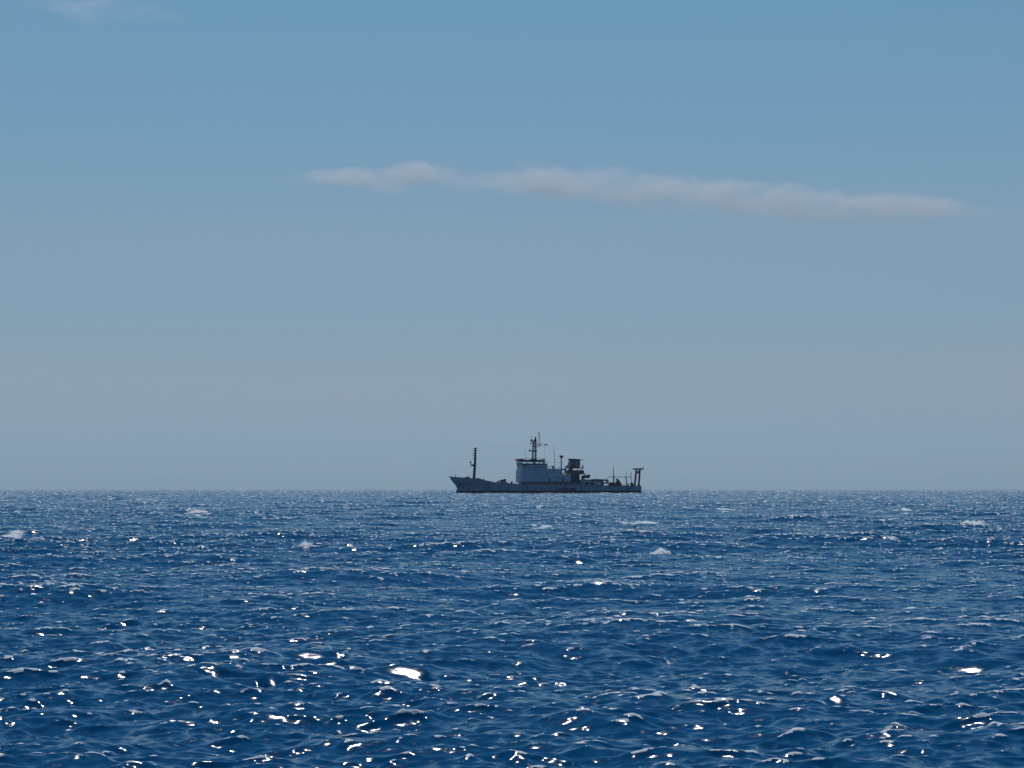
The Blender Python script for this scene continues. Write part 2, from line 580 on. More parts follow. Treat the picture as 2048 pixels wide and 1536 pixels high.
cloud('cloud_bank', 'wide pale bank of thin cloud lying low across the sky above the horizon', 14000, grow(bank, 1.2), 900, 0.00030, 0.0016, 0.35, 1.35, 'clouds', stretch=(0.25, 0.4, 1))

# ------------------------------------------------------------------ the ship
SH_D = 1192.0                   # distance of the ship
S = SH_D / F                    # metres per pixel there
TH = math.radians(12)           # bow turned a little towards the viewer
PX0 = 1090.0
WL = 987.6                      # waterline row

def SX(px, y=0.0):
    return ((px - PX0) * S + y * math.sin(TH)) / math.cos(TH)

def SZ(py):
    return (WL - py) * S

def P(px, py, y=0.0):
    return Vector((SX(px, y), y, SZ(py)))

def outline(pts, y=0.0):
    return [(SX(a, y), SZ(b)) for a, b in pts]

M_hull = material('hull_paint', (0.26, 0.30, 0.38), 0.5, grime=(0.085, 0.08, 0.10), scale=0.3, amount=0.85)
M_boot = material('boot_topping', (0.012, 0.013, 0.018), 0.5)
M_deck = material('deck_paint', (0.11, 0.07, 0.055), 0.8)
M_house = material('house_paint', (0.37, 0.43, 0.50), 0.45, grime=(0.28, 0.28, 0.29), scale=0.25, amount=0.5)
M_white = material('white_paint', (0.8, 0.78, 0.78), 0.45, grime=(0.45, 0.38, 0.32), amount=0.5)
M_dark = material('dark_steel', (0.028, 0.032, 0.042), 0.5, grime=(0.05, 0.035, 0.03))
M_mast = material('mast_paint', (0.045, 0.055, 0.065), 0.5)
M_funnel = material('funnel_paint', (0.19, 0.15, 0.155), 0.55, grime=(0.09, 0.07, 0.07), amount=0.6)
M_brown = material('red_oxide', (0.085, 0.058, 0.062), 0.6, grime=(0.05, 0.04, 0.045))
M_glass = material('dark_glass', (0.012, 0.016, 0.024), 0.12)
M_red = material('red_trim', (0.15, 0.055, 0.065), 0.55, grime=(0.08, 0.03, 0.035))
M_pink = material('faded_pink', (0.78, 0.62, 0.62), 0.6, grime=(.5, .36, .34))
M_rim = material('stair_paint', (0.42, 0.27, 0.25), 0.6)

ship = bpy.data.objects.new('research_ship', None)
COL.objects.link(ship)
ship.location = ((PX0 - 1024) * S, SH_D, -SH_D ** 2 / (2 * RE))
ship.rotation_euler = (0, 0, TH)
ship['label'] = 'grey research ship with tall masts and brown funnel lying side on at the horizon'
ship['category'] = 'ship'

B = 7.0
def interp(tab, v):
    xs = [t[0] for t in tab]
    ys = [t[1] for t in tab]
    return float(np.interp(v, xs, ys))
stem_tab = [(-3.0, SX(925)), (-0.6, SX(913)), (0.4, SX(911.5)), (1.2, SX(914)), (2.6, SX(915.4)), (4.4, SX(911.4)), (6.2, SX(905.5)), (9.0, SX(898.8))]
sheer_tab = [(SX(p, -5), SZ(q)) for p, q in ((899, 954.6), (912, 955.8), (928, 957.3), (944, 958.8), (955, 958.2), (958, 959.6), (962, 961.6), (971, 963.8), (982, 966.4),
             (993, 967.6), (1023, 969.2), (1030, 970.2), (1184, 970.6), (1206, 973.2), (1283, 973.2))]
XST = SX(1279)
def half_breadth(x, z):
    xs = interp(stem_tab, min(z, 9.0))
    run = 17 + 13 * (1 - min(max((z + 3) / 12, 0), 1))
    f = min(max((x - xs) / run, 0), 1)
    bow = math.sin(f * math.pi / 2) ** 0.85
    aft = 1 - 0.16 * max(0, (x - (XST - 22)) / 22) ** 2
    low = 1 - 0.25 * max(0, -z / 3) ** 2
    return max(B * bow * aft * low, 0.03)
def sheer(x):
    return interp(sheer_tab, x)

bm = bmesh.new()
NU, ZL = 70, [-3.0, -1.5, -0.4, 0.6, 1.35]
rows = []
for i in range(NU + 1):
    u = (i / NU) ** 1.25
    col = []
    xt = interp(stem_tab, 9.0) + (XST - interp(stem_tab, 9.0)) * u
    zs = sheer(xt)
    zz = ZL + [1.35 + (zs - 1.35) * t for t in (0.12, 0.25, 0.4, 0.55, 0.7, 0.85, 1.0)]
    for z in zz:
        x0 = interp(stem_tab, z)
        col.append((x0 + (XST - x0) * u, z))
    rows.append(col)
nl = len(rows[0])
left = [[bm.verts.new((x, -half_breadth(x, z), z)) for x, z in c] for c in rows]
right = [[bm.verts.new((x, half_breadth(x, z), z)) for x, z in c] for c in rows]
for i in range(NU):
    for j in range(nl - 1):
        for sd in (left, right):
            f = bm.faces.new((sd[i][j], sd[i + 1][j], sd[i + 1][j + 1], sd[i][j + 1]))
            f.material_index = 1 if j < 4 else 0
    f = bm.faces.new((left[i][0], left[i + 1][0], right[i + 1][0], right[i][0]))
    f.material_index = 1
for e in (0, NU):
    for j in range(nl - 1):
        f = bm.faces.new((left[e][j], left[e][j + 1], right[e][j + 1], right[e][j]))
        f.material_index = 1 if j < 4 else 0
hull = mesh_obj('hull', bm, [M_hull, M_boot], ship)
# deck inside the bulwarks
bm = bmesh.new()
prev = None
for i in range(1, NU + 1):
    x = rows[i][-1][0]
    z = sheer(x) - 1.0
    w = half_breadth(x, z) - 0.08
    cur = (bm.verts.new((x - 0.05, -w, z)), bm.verts.new((x - 0.05, w, z)))
    if prev:
        bm.faces.new((prev[0], cur[0], cur[1], prev[1]))
    prev = cur
mesh_obj('deck', bm, M_deck, ship)
# rubbing strake and rail cap
bm = bmesh.new()
pts = []
for i in range(NU + 1):
    x, z = rows[i][-1]
    pts.append(Vector((x, -half_breadth(x, z), z + 0.04)))
pipe(bm, pts, 0.11)
pts = [Vector((p.x, -p.y, p.z)) for p in pts]
pipe(bm, pts, 0.11)
split_obj('rail_cap', bm, M_dark, hull)
# anchor in its pocket
ax, az = SX(920, -3), SZ(967.5)
ay = -half_breadth(ax, az)
bm = bmesh.new()
pipe(bm, [(ax - 0.6, ay - 0.15, az + 0.8), (ax + 0.3, ay - 0.25, az + 0.5), (ax + 0.7, ay - 0.25, az - 0.5), (ax + 0.4, ay - 0.1, az - 1.5)], 0.26)
pipe(bm, [(ax - 0.5, ay - 0.1, az - 1.2), (ax + 1.3, ay - 0.3, az - 1.2)], 0.2)
mesh_obj('anchor', bm, M_dark, hull)
# side openings and scuppers
def panel(parent, name, mat, px0, px1, py0, py1, y, t=0.05):
    bm = bmesh.new()
    box(bm, SX(px0, y), SX(px1, y), y - t, y + 0.02, SZ(py1), SZ(py0))
    return mesh_obj(name, bm, mat, parent)
for a, b, c, d in ((1116.5, 1121, 977, 985), (1122.5, 1127, 977, 984.5), (1128.5, 1135.5, 977, 984.5), (1138, 1151, 977.5, 982.5)):
    panel(hull, 'side_opening', M_dark, a, b, c, d, -B)
for a, b, c, d in ((1053.2, 1054.6, 971.5, 985.5), (1111.5, 1113, 974, 985), (1161.5, 1162.6, 972.5, 984)):
    panel(hull, 'fender_bar', M_dark, a, b, c, d, -B, 0.12)
for p in (1070, 1082, 1092, 1100):
    panel(hull, 'porthole', M_glass, p, p + 2.0, 976.4, 978.6, -B)
bm = bmesh.new()
for a, b, c, d in ((1254.5, 1256.6, 975.5, 980.6), (1256.6, 1258.6, 976.2, 981), (1258.6, 1261, 976.8, 982)):
    y = -half_breadth(SX(a, -6.6), 2)
    box(bm, SX(a, y), SX(b, y), y - 0.05, y + 0.1, SZ(d), SZ(c))
split_obj('stern_mark', bm, material('mark_paint', (0.2, 0.16, 0.19), 0.6), hull)

# --- lower house with the side passage in shadow
bm = bmesh.new()
box(bm, SX(1040), SX(1205), -3.8, 3.8, SZ(974), SZ(966.2))
lower = mesh_obj('lower_house', bm, M_house, ship)
bm = bmesh.new()
box(bm, SX(1037), SX(1162), -6.9, 6.9, SZ(966.2), SZ(965.2))
mesh_obj('boat_deck', bm, M_dark, ship)  # dark colour paints in the shadow line below the overhanging deck
bm = bmesh.new()
for p in range(1052, 1160, 12):
    tube(bm, (SX(p, -6.8), -6.8, SZ(971)), (SX(p, -6.8), -6.8, SZ(966)), 0.12)
    tube(bm, (SX(p, -6.8), 6.8, SZ(971)), (SX(p, -6.8), 6.8, SZ(966)), 0.12)
split_obj('passage_post', bm, M_house, lower)

# --- main superstructure
YS = 6.4
bm = bmesh.new()
prism(bm, outline([(1036.6, 965.2), (1136, 965.2), (1136, 950.5), (1119, 950.5), (1119, 941.8), (1109, 939.6), (1089, 938.8), (1089, 936.5), (1039.4, 936.5), (1036.8, 944)]), -YS, YS, bevel=0.12)
house = mesh_obj('superstructure', bm, M_house, ship)
for px, py, w, h in ((1049, 955, 1.8, 2.2), (1067.5, 955.6, 1.6, 2.0), (1084.2, 955, 2.1, 2.4), (1113.5, 955.4, 3.0, 2.6), (1105.4, 942.2, 2.2, 2.6), (1060, 947.5, 1.4, 1.6), (1074, 947.5, 1.4, 1.6), (1092, 947.8, 1.4, 1.6)):
    panel(house, 'window', M_glass, px, px + w, py, py + h, -YS)
for px, py, w, h in ((1124, 957.5, 3.2, 7.0), (1097, 957.2, 2.6, 7.4)):
    panel(house, 'door', M_mast, px, px + w, py, py + h, -YS, 0.06)
bm = bmesh.new()
for yy in (-4.6, -1.6, 1.6, 4.6):
    box(bm, SX(1036.4) - 0.12, SX(1036.4) + 0.3, yy - 0.5, yy + 0.5, SZ(957.5), SZ(955.2))
    box(bm, SX(1036.9) - 0.12, SX(1036.9) + 0.4, yy - 0.5, yy + 0.5, SZ(948), SZ(946))
split_obj('window', bm, M_glass, house)
# stepped ladders on the aft end of the house
bm = bmesh.new()
for z0, z1, a, b in ((950.5, 942, 1117, 1127), (965, 951, 1138, 1129)):
    for yy in (-6.0, -5.2):
        tube(bm, P(b, z0, yy), P(a, z1, yy), 0.13)
    for k in range(8):
        t = (k + .5) / 8
        p = P(b + (a - b) * t, z0 + (z1 - z0) * t, -6.0)
        tube(bm, p, p + Vector((0, 0.8, 0)), 0.06)
split_obj('ladder', bm, M_white, house)
bm = bmesh.new()
box(bm, SX(1112, -5), SX(1121.5, -5), -6.3, -3.5, SZ(942.6), SZ(940.2), 0.2)
box(bm, SX(1113.5, -5), SX(1124.5, -5), -6.3, -3.5, SZ(949.6), SZ(947.0), 0.2)
split_obj('raft_canister', bm, M_white, house)

# --- bridge: leaning front, windows, wings, awning rail
bm = bmesh.new()
prism(bm, outline([(1039.6, 936.5), (1089.4, 936.5), (1089.4, 928.4), (1038.0, 928.4)]), -YS - 0.5, YS + 0.5, bevel=0.1)
bridge = mesh_obj('bridge', bm, M_house, ship)
bm = bmesh.new()
prism(bm, outline([(1037.2, 925.4), (1089.6, 925.6), (1075, 922.6), (1037.2, 920.6)]), -YS - 0.5, YS + 0.5, bevel=0.1)
mesh_obj('bridge_roof', bm, M_house, bridge)
for a, b, mt in ((1037.4, 1039.6, M_house), (1066.4, 1070.4, M_red), (1054, 1055, M_house), (1078, 1079, M_house), (1085.6, 1089.4, M_house)):
    for y0, y1 in ((-YS - 0.45, -YS - 0.1), (YS + 0.1, YS + 0.45)):
        bm = bmesh.new()
        prism(bm, outline([(a, 928.5), (b, 928.5), (b, 925.3), (a, 925.3)], y0), y0, y1)
        mesh_obj('window_pillar', bm, mt, bridge)
bm = bmesh.new()
yb = -YS - 0.5
prism(bm, outline([(1043.5, 928.6), (1084, 928.8), (1082, 930.6), (1066, 931.2), (1058, 932.4), (1044.5, 932.2)], yb), yb - 0.06, yb + 0.03)
for k in range(7):
    y0 = -6.2 + k * 1.8
    prism(bm, [(SX(1037.5) - 0.12, SZ(926.6)), (SX(1037.5) + 0.5, SZ(926.6)), (SX(1038.9) + 0.5, SZ(931.6)), (SX(1038.9) - 0.12, SZ(931.6))], y0, y0 + 1.5)
split_obj('bridge_window', bm, M_glass, bridge)
panel(bridge, 'door', M_glass, 1046.8, 1050.6, 931.9, 936.8, yb)
bm = bmesh.new()
prism(bm, outline([(1066, 924.6), (1070, 924.6), (1071, 930), (1067, 930)], yb), yb - 0.18, yb + 0.02)
prism(bm, outline([(1066, 930.4), (1092, 929.4), (1090, 931.6), (1066, 932.2)], yb), yb - 0.16, yb - 0.08)
mesh_obj('red_trim', bm, M_red, bridge)
bm = bmesh.new()
for yy in (yb - 0.1, -yb + 0.1):
    prism(bm, outline([(1037.5, 921.4), (1056, 921.6), (1064, 919.8), (1070, 919.6), (1077, 921.8), (1085, 921.2), (1088, 919.8), (1090, 924.2), (1076, 925.0), (1062, 924.6), (1037.5, 924.9)], yy), yy - 0.1, yy + 0.1)
split_obj('roof_dodger', bm, M_dark, bridge)
bm = bmesh.new()
box(bm, SX(1035.0), SX(1041), -YS - 0.9, YS + 0.9, SZ(921.2), SZ(919.2), 0.1)
mesh_obj('wing_roof', bm, M_red, bridge)
bm = bmesh.new()
for p in (1047, 1052, 1062, 1081, 1085, 1089):
    tube(bm, P(p, 923, -5.5), P(p, 918.6, -5.5), 0.09)
    tube(bm, P(p, 923, 5.5), P(p, 918.6, 5.5), 0.09)
pipe(bm, [P(p, 918.9, -5.5) for p in (1045, 1092)], 0.05)
pipe(bm, [P(p, 918.9, 5.5) for p in (1045, 1092)], 0.05)
split_obj('roof_rail', bm, M_mast, bridge)

# --- main mast on the bridge roof: two legs, platforms, radars, poles
mast = mesh_obj('main_mast', bmesh.new(), M_mast, ship)
bm = bmesh.new()
for yy in (-1.1, 1.1):
    tube(bm, P(1064.6, 922, yy), P(1066.4, 887, yy * .5), 0.36, 0.3)
    tube(bm, P(1071.6, 922, yy), P(1071.4, 884, yy * .5), 0.40, 0.34)
tube(bm, P(1071.3, 886, 0), P(1071, 875.8, 0), 0.5, 0.32)
tube(bm, P(1066, 887, 0), P(1071, 878, 0), 0.3)
box(bm, SX(1069.6), SX(1072.6), -.7, .7, SZ(884.4), SZ(880.4))
box(bm, SX(1064.4), SX(1073), -1.4, 1.4, SZ(889.6), SZ(888.4))
box(bm, SX(1070.2), SX(1072), -.5, .5, SZ(878.2), SZ(875.2))
lv = [921, 914, 908, 902, 896, 890, 885]
for a, b in zip(lv[:-1], lv[1:]):
    tube(bm, P(1064.8, a, -.8), P(1071.6, b, -.8), 0.08)
    tube(bm, P(1071.6, a, .8), P(1064.8, b, .8), 0.12)
    tube(bm, P(1064.8, b, -.8), P(1071.6, b, -.8), 0.12)
box(bm, SX(1063.6), SX(1073.2), -1.6, 1.6, SZ(904.6), SZ(902.2))
box(bm, SX(1065), SX(1073), -1.2, 1.2, SZ(895.4), SZ(893.8))
mesh_obj('mast_frame', bm, M_mast, mast)
bm = bmesh.new()
prism(bm, outline([(1072, 893.8), (1079.6, 892.6), (1082.6, 888.6), (1083.4, 887.6), (1082, 890.6), (1080.6, 893.4), (1072, 895.4)]), -0.7, 0.7)
prism(bm, outline([(1072, 888.4), (1079, 891), (1079, 891.9), (1072, 890)]), -0.3, 0.3)
mesh_obj('signal_yard', bm, M_mast, mast)
bm = bmesh.new()
tube(bm, P(1078.2, 893), P(1078.2, 877.5), 0.17)
tube(bm, P(1078.2, 877.5), P(1078.0, 870), 0.24, 0.2)
tube(bm, P(1078.0, 870), P(1077.8, 865), 0.32, 0.14)
mesh_obj('whip_aerial', bm, M_mast, mast)
bm = bmesh.new()
box(bm, SX(1061.8), SX(1066.8), -0.8, 0.8, SZ(885.0), SZ(882.6), 0.1)
box(bm, SX(1061.4), SX(1064), -0.7, 0.7, SZ(883), SZ(879.8), 0.1)
tube(bm, P(1062.4, 880), P(1062.2, 872), 0.07)
tube(bm, P(1061.6, 884), P(1061.4, 890), 0.14)
box(bm, SX(1060.6), SX(1062.6), -0.5, 0.5, SZ(890.4), SZ(888.2), 0.1)
mesh_obj('lamp_bracket', bm, M_mast, mast)
bm = bmesh.new()
box(bm, SX(1058.0), SX(1061.2), -1.0, 1.0, SZ(904.6), SZ(901.4), 0.25)
tube(bm, P(1059.5, 901.8), P(1058.8, 898.4), 0.24, 0.12)
box(bm, SX(1060.8), SX(1064), -0.25, 0.25, SZ(904.4), SZ(903.4))
mesh_obj('radar_scanner', bm, M_mast, mast)
# flag on its halyard
bm = bmesh.new()
nx, nz_ = 10, 4
grid = []
for i in range(nx + 1):
    rowv = []
    for j in range(nz_ + 1):
        u, v = i / nx, j / nz_
        rowv.append(bm.verts.new(P(1088.2 + 7.4 * u, 891.8 - 2.3 * v - 0.8 * math.sin(u * 4) * u + 0.5 * u, 0.5 * math.sin(u * 7))))
    grid.append(rowv)
for i in range(nx):
    for j in range(nz_):
        bm.faces.new((grid[i][j], grid[i + 1][j], grid[i + 1][j + 1], grid[i][j + 1]))
flag = mesh_obj('flag', bm, material('flag_cloth', (0.2, 0.22, 0.26), 0.8), mast)
sd = flag.modifiers.new('thick', 'SOLIDIFY')
sd.thickness = 0.03
bm = bmesh.new()
tube(bm, P(1083.2, 888), P(1088.2, 889.4), 0.035)
tube(bm, P(1088.2, 889.4), P(1091, 924), 0.035)
split_obj('halyard', bm, M_mast, mast)

# --- tall aerials and stay between the bridge and the funnel
bm = bmesh.new()
tube(bm, P(1109.5, 939.5, -3), P(1107.6, 893, -3), 0.13, 0.07)
mesh_obj('tall_aerial', bm, M_mast, ship)
bm = bmesh.new()
tube(bm, P(1051, 921, -4), P(1050.6, 903, -4), 0.06, 0.04)
mesh_obj('tall_aerial', bm, M_mast, ship)
bm = bmesh.new()
pipe(bm, [P(1089, 924.4), P(1110, 926.2), P(1132, 926.0)], 0.05)
pipe(bm, [P(1071, 879), P(1108, 910), P(1141, 920)], 0.025)
split_obj('stay_wire', bm, M_mast, ship)

# --- dome on its pole
bm = bmesh.new()
tube(bm, P(1122.4, 943, -2), P(1122.4, 918, -2), 0.34, 0.30, 12)
lathe(bm, [(0.3, 0), (0.6, 0.35), (0.98, 0.9), (1.05, 1.35), (0.9, 1.65), (0.45, 1.8), (0.2, 1.82)], P(1122.6, 918.6, -2), 16)
aer = mesh_obj('satellite_dome', bm, M_mast, ship)
bm = bmesh.new()
box(bm, SX(1117.0, -2), SX(1129, -2), -4.5, 1.5, SZ(941.6), SZ(938.8), 0.1)
tube(bm, P(1118, 939, -4), P(1117.8, 933.6, -4), 0.16)
tube(bm, P(1129, 939, -4), P(1129, 934.6, -4), 0.1)
mesh_obj('aft_platform', bm, M_mast, ship)
# searchlights / vents on the roof aft of the bridge
bm = bmesh.new()
for p, h, w in ((1097.5, 933.6, 0.35), (1105, 932.4, 0.8), (1107.5, 935.5, 0.5), (1112, 936.2, 0.3)):
    c = P(p, 940, -4)
    hh = SZ(h) - c.z
    lathe(bm, [(w * .55, 0), (w * .5, hh * .6), (w, hh * .66), (w * .9, hh), (w * .3, hh * 1.05)], c, 12)
split_obj('roof_vent', bm, M_house, ship)

# --- funnel
YF = 2.9
def fprism(name, mat, pts, y, parent, bevel=0.06):
    bm = bmesh.new()
    prism(bm, outline(pts), -y, y, bevel=bevel)
    return mesh_obj(name, bm, mat, parent)
funnel = fprism('funnel', M_funnel, [(1136.2, 937), (1140.4, 920.6), (1158.2, 920.6), (1158.6, 930), (1157.6, 937)], YF, ship, 0.25)
fprism('funnel_cap', M_dark, [(1138.2, 918.6), (1158.4, 919.6), (1159.2, 921.8), (1140, 921.8)], YF + 0.3, funnel)
fprism('exhaust_pipe', M_dark, [(1158.4, 920.2), (1167.6, 920.6), (1167.2, 921.6), (1159.2, 921.6)], 0.6, funnel)
fprism('funnel_ledge', M_dark, [(1137.4, 936.4), (1165, 936.4), (1165, 938.2), (1137.4, 938.2)], YF + 0.5, funnel)
bm = bmesh.new()
for p in (1137.2, 1146, 1155, 1163.6):
    for yy in (-YF, YF):
        tube(bm, P(p, 941.8, yy), P(p, 938, yy), 0.12)
split_obj('ledge_support', bm, M_pink, funnel)
bm = bmesh.new()
tube(bm, P(1141.5, 941.8), P(1141.5, 938), 0.9, 0.9, 14)
mesh_obj('uptake', bm, M_brown, funnel)
fprism('funnel_base', M_brown, [(1134.6, 941.6), (1164.2, 941.6), (1166.6, 944.6), (1165.4, 949.4), (1158, 950.2), (1156, 951), (1134.2, 951)], YF + 0.1, funnel)
fprism('machinery_casing', M_brown, [(1133.4, 951), (1154.6, 951), (1154.8, 961), (1156, 967), (1133, 967)], YF + 0.3, funnel)
bm = bmesh.new()
for yy in (-YF - 0.4, YF + 0.4):
    tube(bm, P(1132.8, 933, yy), P(1127.6, 950, yy), 0.16)
    tube(bm, P(1134.8, 931.6, yy), P(1129.8, 949, yy), 0.16)
    for k in range(9):
        t = k / 9
        tube(bm, P(1132.8 - 5.2 * t, 933 + 17 * t, yy), P(1134.8 - 5 * t, 931.6 + 17.4 * t, yy), 0.09)
    pipe(bm, [P(1134.8, 931.4, yy), P(1138.4, 931.4, yy)], 0.2)
split_obj('funnel_ladder', bm, M_rim, funnel)
bm = bmesh.new()
tube(bm, P(1165.4, 938, -2), P(1165.8, 930.4, -2), 0.22)
pipe(bm, [P(1158.5, 929, -2), P(1160.5, 928.4, -2)], 0.35)
box(bm, SX(1164.6, -2), SX(1166.8, -2), -2.4, -1.6, SZ(937), SZ(933), 0.05)
mesh_obj('ledge_post', bm, M_mast, funnel)
panel(funnel, 'louvre', M_dark, 1143.4, 1147, 922.6, 926.4, -YF)
panel(funnel, 'louvre', M_dark, 1144, 1150, 931.4, 935.2, -YF)

# --- aft deckhouse, posts, davit
bm = bmesh.new()
box(bm, SX(1156), SX(1202), -5.6, 5.6, SZ(975), SZ(962.2), 0.1)
aft = mesh_obj('aft_house', bm, M_house, ship)
bm = bmesh.new()
prism(bm, outline([(1174, 961.2), (1184, 959.2), (1209, 960.2), (1212, 962.8), (1174, 963.4)]), -6.0, 6.0)
mesh_obj('aft_roof', bm, M_dark, aft)
for a, b in ((1170, 1178), (1181, 1188)):
    panel(aft, 'door', M_dark, a, b, 965.5, 971.5, -5.6, 0.06)
panel(aft, 'shutter', M_white, 1195, 1199.5, 966, 973, -5.6, 0.06)
bm = bmesh.new()
for yy in (-5.6, 5.6):
    box(bm, SX(1203, yy), SX(1206.6, yy), yy - .3, yy + .3, SZ(975), SZ(962))
    pipe(bm, [P(1206, 962, yy), P(1212, 961.4, yy), P(1217, 964, yy), P(1215, 967.4, yy), P(1207, 967, yy)], 0.38)
split_obj('roof_bracket', bm, M_dark, aft)
bm = bmesh.new()
for yy in (-4.5, 4.5):
    tube(bm, P(1158.6, 963, yy), P(1157.8, 950, yy), 0.3)
    tube(bm, P(1164.6, 963, yy), P(1165, 952.5, yy), 0.38)
    pipe(bm, [P(1169.4, 963, yy), P(1167.2, 955, yy), P(1168.4, 950.6, yy), P(1171, 948.6, yy)], 0.26)
    tube(bm, P(1158, 962.2, yy), P(1176, 961.4, yy), 0.3)
split_obj('davit', bm, M_mast, ship)

# --- workboat hanging in the davits
wb = bpy.data.objects.new('workboat', None)
COL.objects.link(wb)
wy = -4.5
Rz = Matrix.Rotation(TH, 4, 'Z')
wb.location = ship.location + (Rz @ P(1174, 958.6, wy))
wb.rotation_euler = (0, 0, TH)
wb['label'] = 'small dark open boat slung high in the davits just behind the ship\'s funnel'
wb['category'] = 'boat'
bl, bh = (1180.8 - 1167.2) * S / 2 / math.cos(TH), 8.0 * S
bm = bmesh.new()
secs = []
for i in range(13):
    u = -1 + 2 * i / 12
    wd = 1.25 * (1 - 0.75 * max(0, u) ** 2.5) * (1 - 0.25 * max(0, -u) ** 3)
    kz = 0.15 + 0.3 * max(0, u) ** 2 + 0.1 * max(0, -u) ** 2
    tz = bh * (0.78 + 0.22 * (u + 1) / 2)
    xt = u * bl
    xk = u * bl * 0.72
    sec = []
    for a, fz in ((-1, 1), (-1, .6), (-.72, .2), (0, 0), (.72, .2), (1, .6), (1, 1)):
        sec.append(bm.verts.new((xk + (xt - xk) * fz, a * wd, kz + (tz - kz) * fz)))
    secs.append(sec)
for i in range(12):
    for j in range(6):
        bm.faces.new((secs[i][j], secs[i + 1][j], secs[i + 1][j + 1], secs[i][j + 1]))
    bm.faces.new((secs[i][0], secs[i][6], secs[i + 1][6], secs[i + 1][0]))
bm.faces.new(secs[0])
bm.faces.new(secs[12][::-1])
mesh_obj('boat_hull', bm, M_dark, wb)
bm = bmesh.new()
for i, f in ((0, -1), (12, 1)):
    tube(bm, (f * bl * 0.6, 0, bh * 0.85), (f * bl * 0.6, 0, bh * 1.18), 0.07)
pipe(bm, [(-bl * .9, -1.2, bh * .8), (0, -1.3, bh * .9), (bl * .9, -.5, bh * 1.0)], 0.09)
split_obj('gunwale', bm, M_mast, wb)

# --- aft working deck
bm = bmesh.new()
yy = -5.2
pipe(bm, [P(1213, 966, yy), P(1215.6, 957, yy), P(1218.5, 955, yy), P(1236, 955.2, yy), P(1262.5, 955.4, yy)], 0.15)
tube(bm, P(1227.6, 975, yy), P(1227.4, 950, yy), 0.36, 0.3)
tube(bm, P(1227.4, 950, yy), P(1227.0, 933, yy), 0.2, 0.12)
tube(bm, P(1253, 975, yy), P(1253.2, 955, yy), 0.24)
tube(bm, P(1253.2, 955, yy), P(1254, 943.6, yy), 0.1, 0.07)
pipe(bm, [P(1265.5, 973, yy), P(1264.4, 967, yy), P(1262.6, 959, yy), P(1262.6, 952, yy), P(1263.4, 946, yy)], 0.17)
pipe(bm, [P(1249, 955.3, yy), P(1253, 958.6, yy), P(1254.4, 966, yy)], 0.14)
pipe(bm, [P(1227.6, 959, yy), P(1231, 955.2, yy)], 0.12)
mesh_obj('deck_gantry', bm, M_mast, ship)
bm = bmesh.new()
c = P(1223, 970.5, -3)
tube(bm, c + Vector((0, -1.6, 0)), c + Vector((0, 1.6, 0)), 0.95, 0.95, 14)
tube(bm, c + Vector((0, -1.7, 0)), c + Vector((0, -1.5, 0)), 1.3, 1.3, 14)
tube(bm, c + Vector((0, 1.5, 0)), c + Vector((0, 1.7, 0)), 1.3, 1.3, 14)
box(bm, SX(1218.6, -3), SX(1228, -3), -5, -1, SZ(977), SZ(971.6), 0.1)
mesh_obj('winch', bm, M_dark, ship)
bm = bmesh.new()
prism(bm, outline([(1230, 976), (1230, 968), (1232.5, 966), (1234.5, 963), (1237, 965.5), (1240.5, 968), (1243, 976)], -2), -3.4, -0.6, bevel=0.1)
lathe(bm, [(1.4, 0), (1.2, 2.5), (1.0, 3.2)], P(1236.4, 976, -2), 12)
crane = mesh_obj('crane', bm, M_dark, ship)
bm = bmesh.new()
prism(bm, outline([(1233.2, 960.4), (1234.6, 958.2), (1237.0, 960.0), (1240.6, 964.2), (1243.8, 969.6), (1243.8, 973), (1241.4, 972.2), (1238.6, 966.6)], -2), -2.9, -1.1)
mesh_obj('crane_arm', bm, M_dark, crane)
bm = bmesh.new()
for p, top, w in ((1256.5, 968.4, .5), (1264.2, 966.4, .8), (1268.4, 969.4, .9), (1248, 971.6, .7), (1214.4, 970.6, .35)):
    c = P(p, 977, -4)
    h = SZ(top) - c.z
    lathe(bm, [(w, 0), (w * .8, h * .6), (w * 1.1, h * .66), (w * .9, h)], c, 10)
split_obj('bollard', bm, M_dark, ship)
# A-frame at the stern: one leg to port, one to starboard
frame = mesh_obj('stern_gantry', bmesh.new(), M_dark, ship)
for a, b, yy in ((1271.6, 1275.8, 4.5), (1278.2, 1281.0, -4.5)):
    bm = bmesh.new()
    tube(bm, P(a, 977, yy), P(b, 939.4, yy), 0.56, 0.5, 10)
    prism(bm, outline([(a - 3, 977), (a - 2, 971), (a + 1.6, 969.5), (a + 1.6, 977)], yy), yy - .5, yy + .5)
    mesh_obj('gantry_leg', bm, M_dark, frame)
bm = bmesh.new()
q = [P(1270.4, 939.0, 4.5), P(1286.4, 939.0, -4.5)]
tube(bm, q[0], q[1], 0.42, 0.42, 8)
tube(bm, P(1276.0, 946.4, 4.5), P(1280.4, 946.4, -4.5), 0.4, 0.4, 8)
tube(bm, P(1276.2, 941, 4.5), P(1278.0, 946, 0), 0.34)
tube(bm, P(1280.6, 941, -4.5), P(1278.2, 946, 0), 0.34)
prism(bm, outline([(1268.8, 937.4), (1272, 938), (1273.5, 940.8), (1269.4, 940.4)], 4.5), 4, 5)
prism(bm, outline([(1283, 938), (1287.6, 937.2), (1287.8, 940.4), (1284, 940.6)], -4.5), -5, -4)
tube(bm, P(1287.2, 938, -4.5), P(1289.2, 932.6, -4.5), 0.14, 0.08)
tube(bm, P(1277, 939, 0), P(1276.6, 933, 0), 0.07)
mesh_obj('gantry_head', bm, M_dark, frame)
bm = bmesh.new()
tube(bm, P(1280.2, 985, -5.5), P(1281.6, 972.6, -5.5), 0.4)
tube(bm, P(1282, 982, 5.5), P(1282, 972.6, 5.5), 0.4)
split_obj('stern_fender', bm, M_dark, hull)

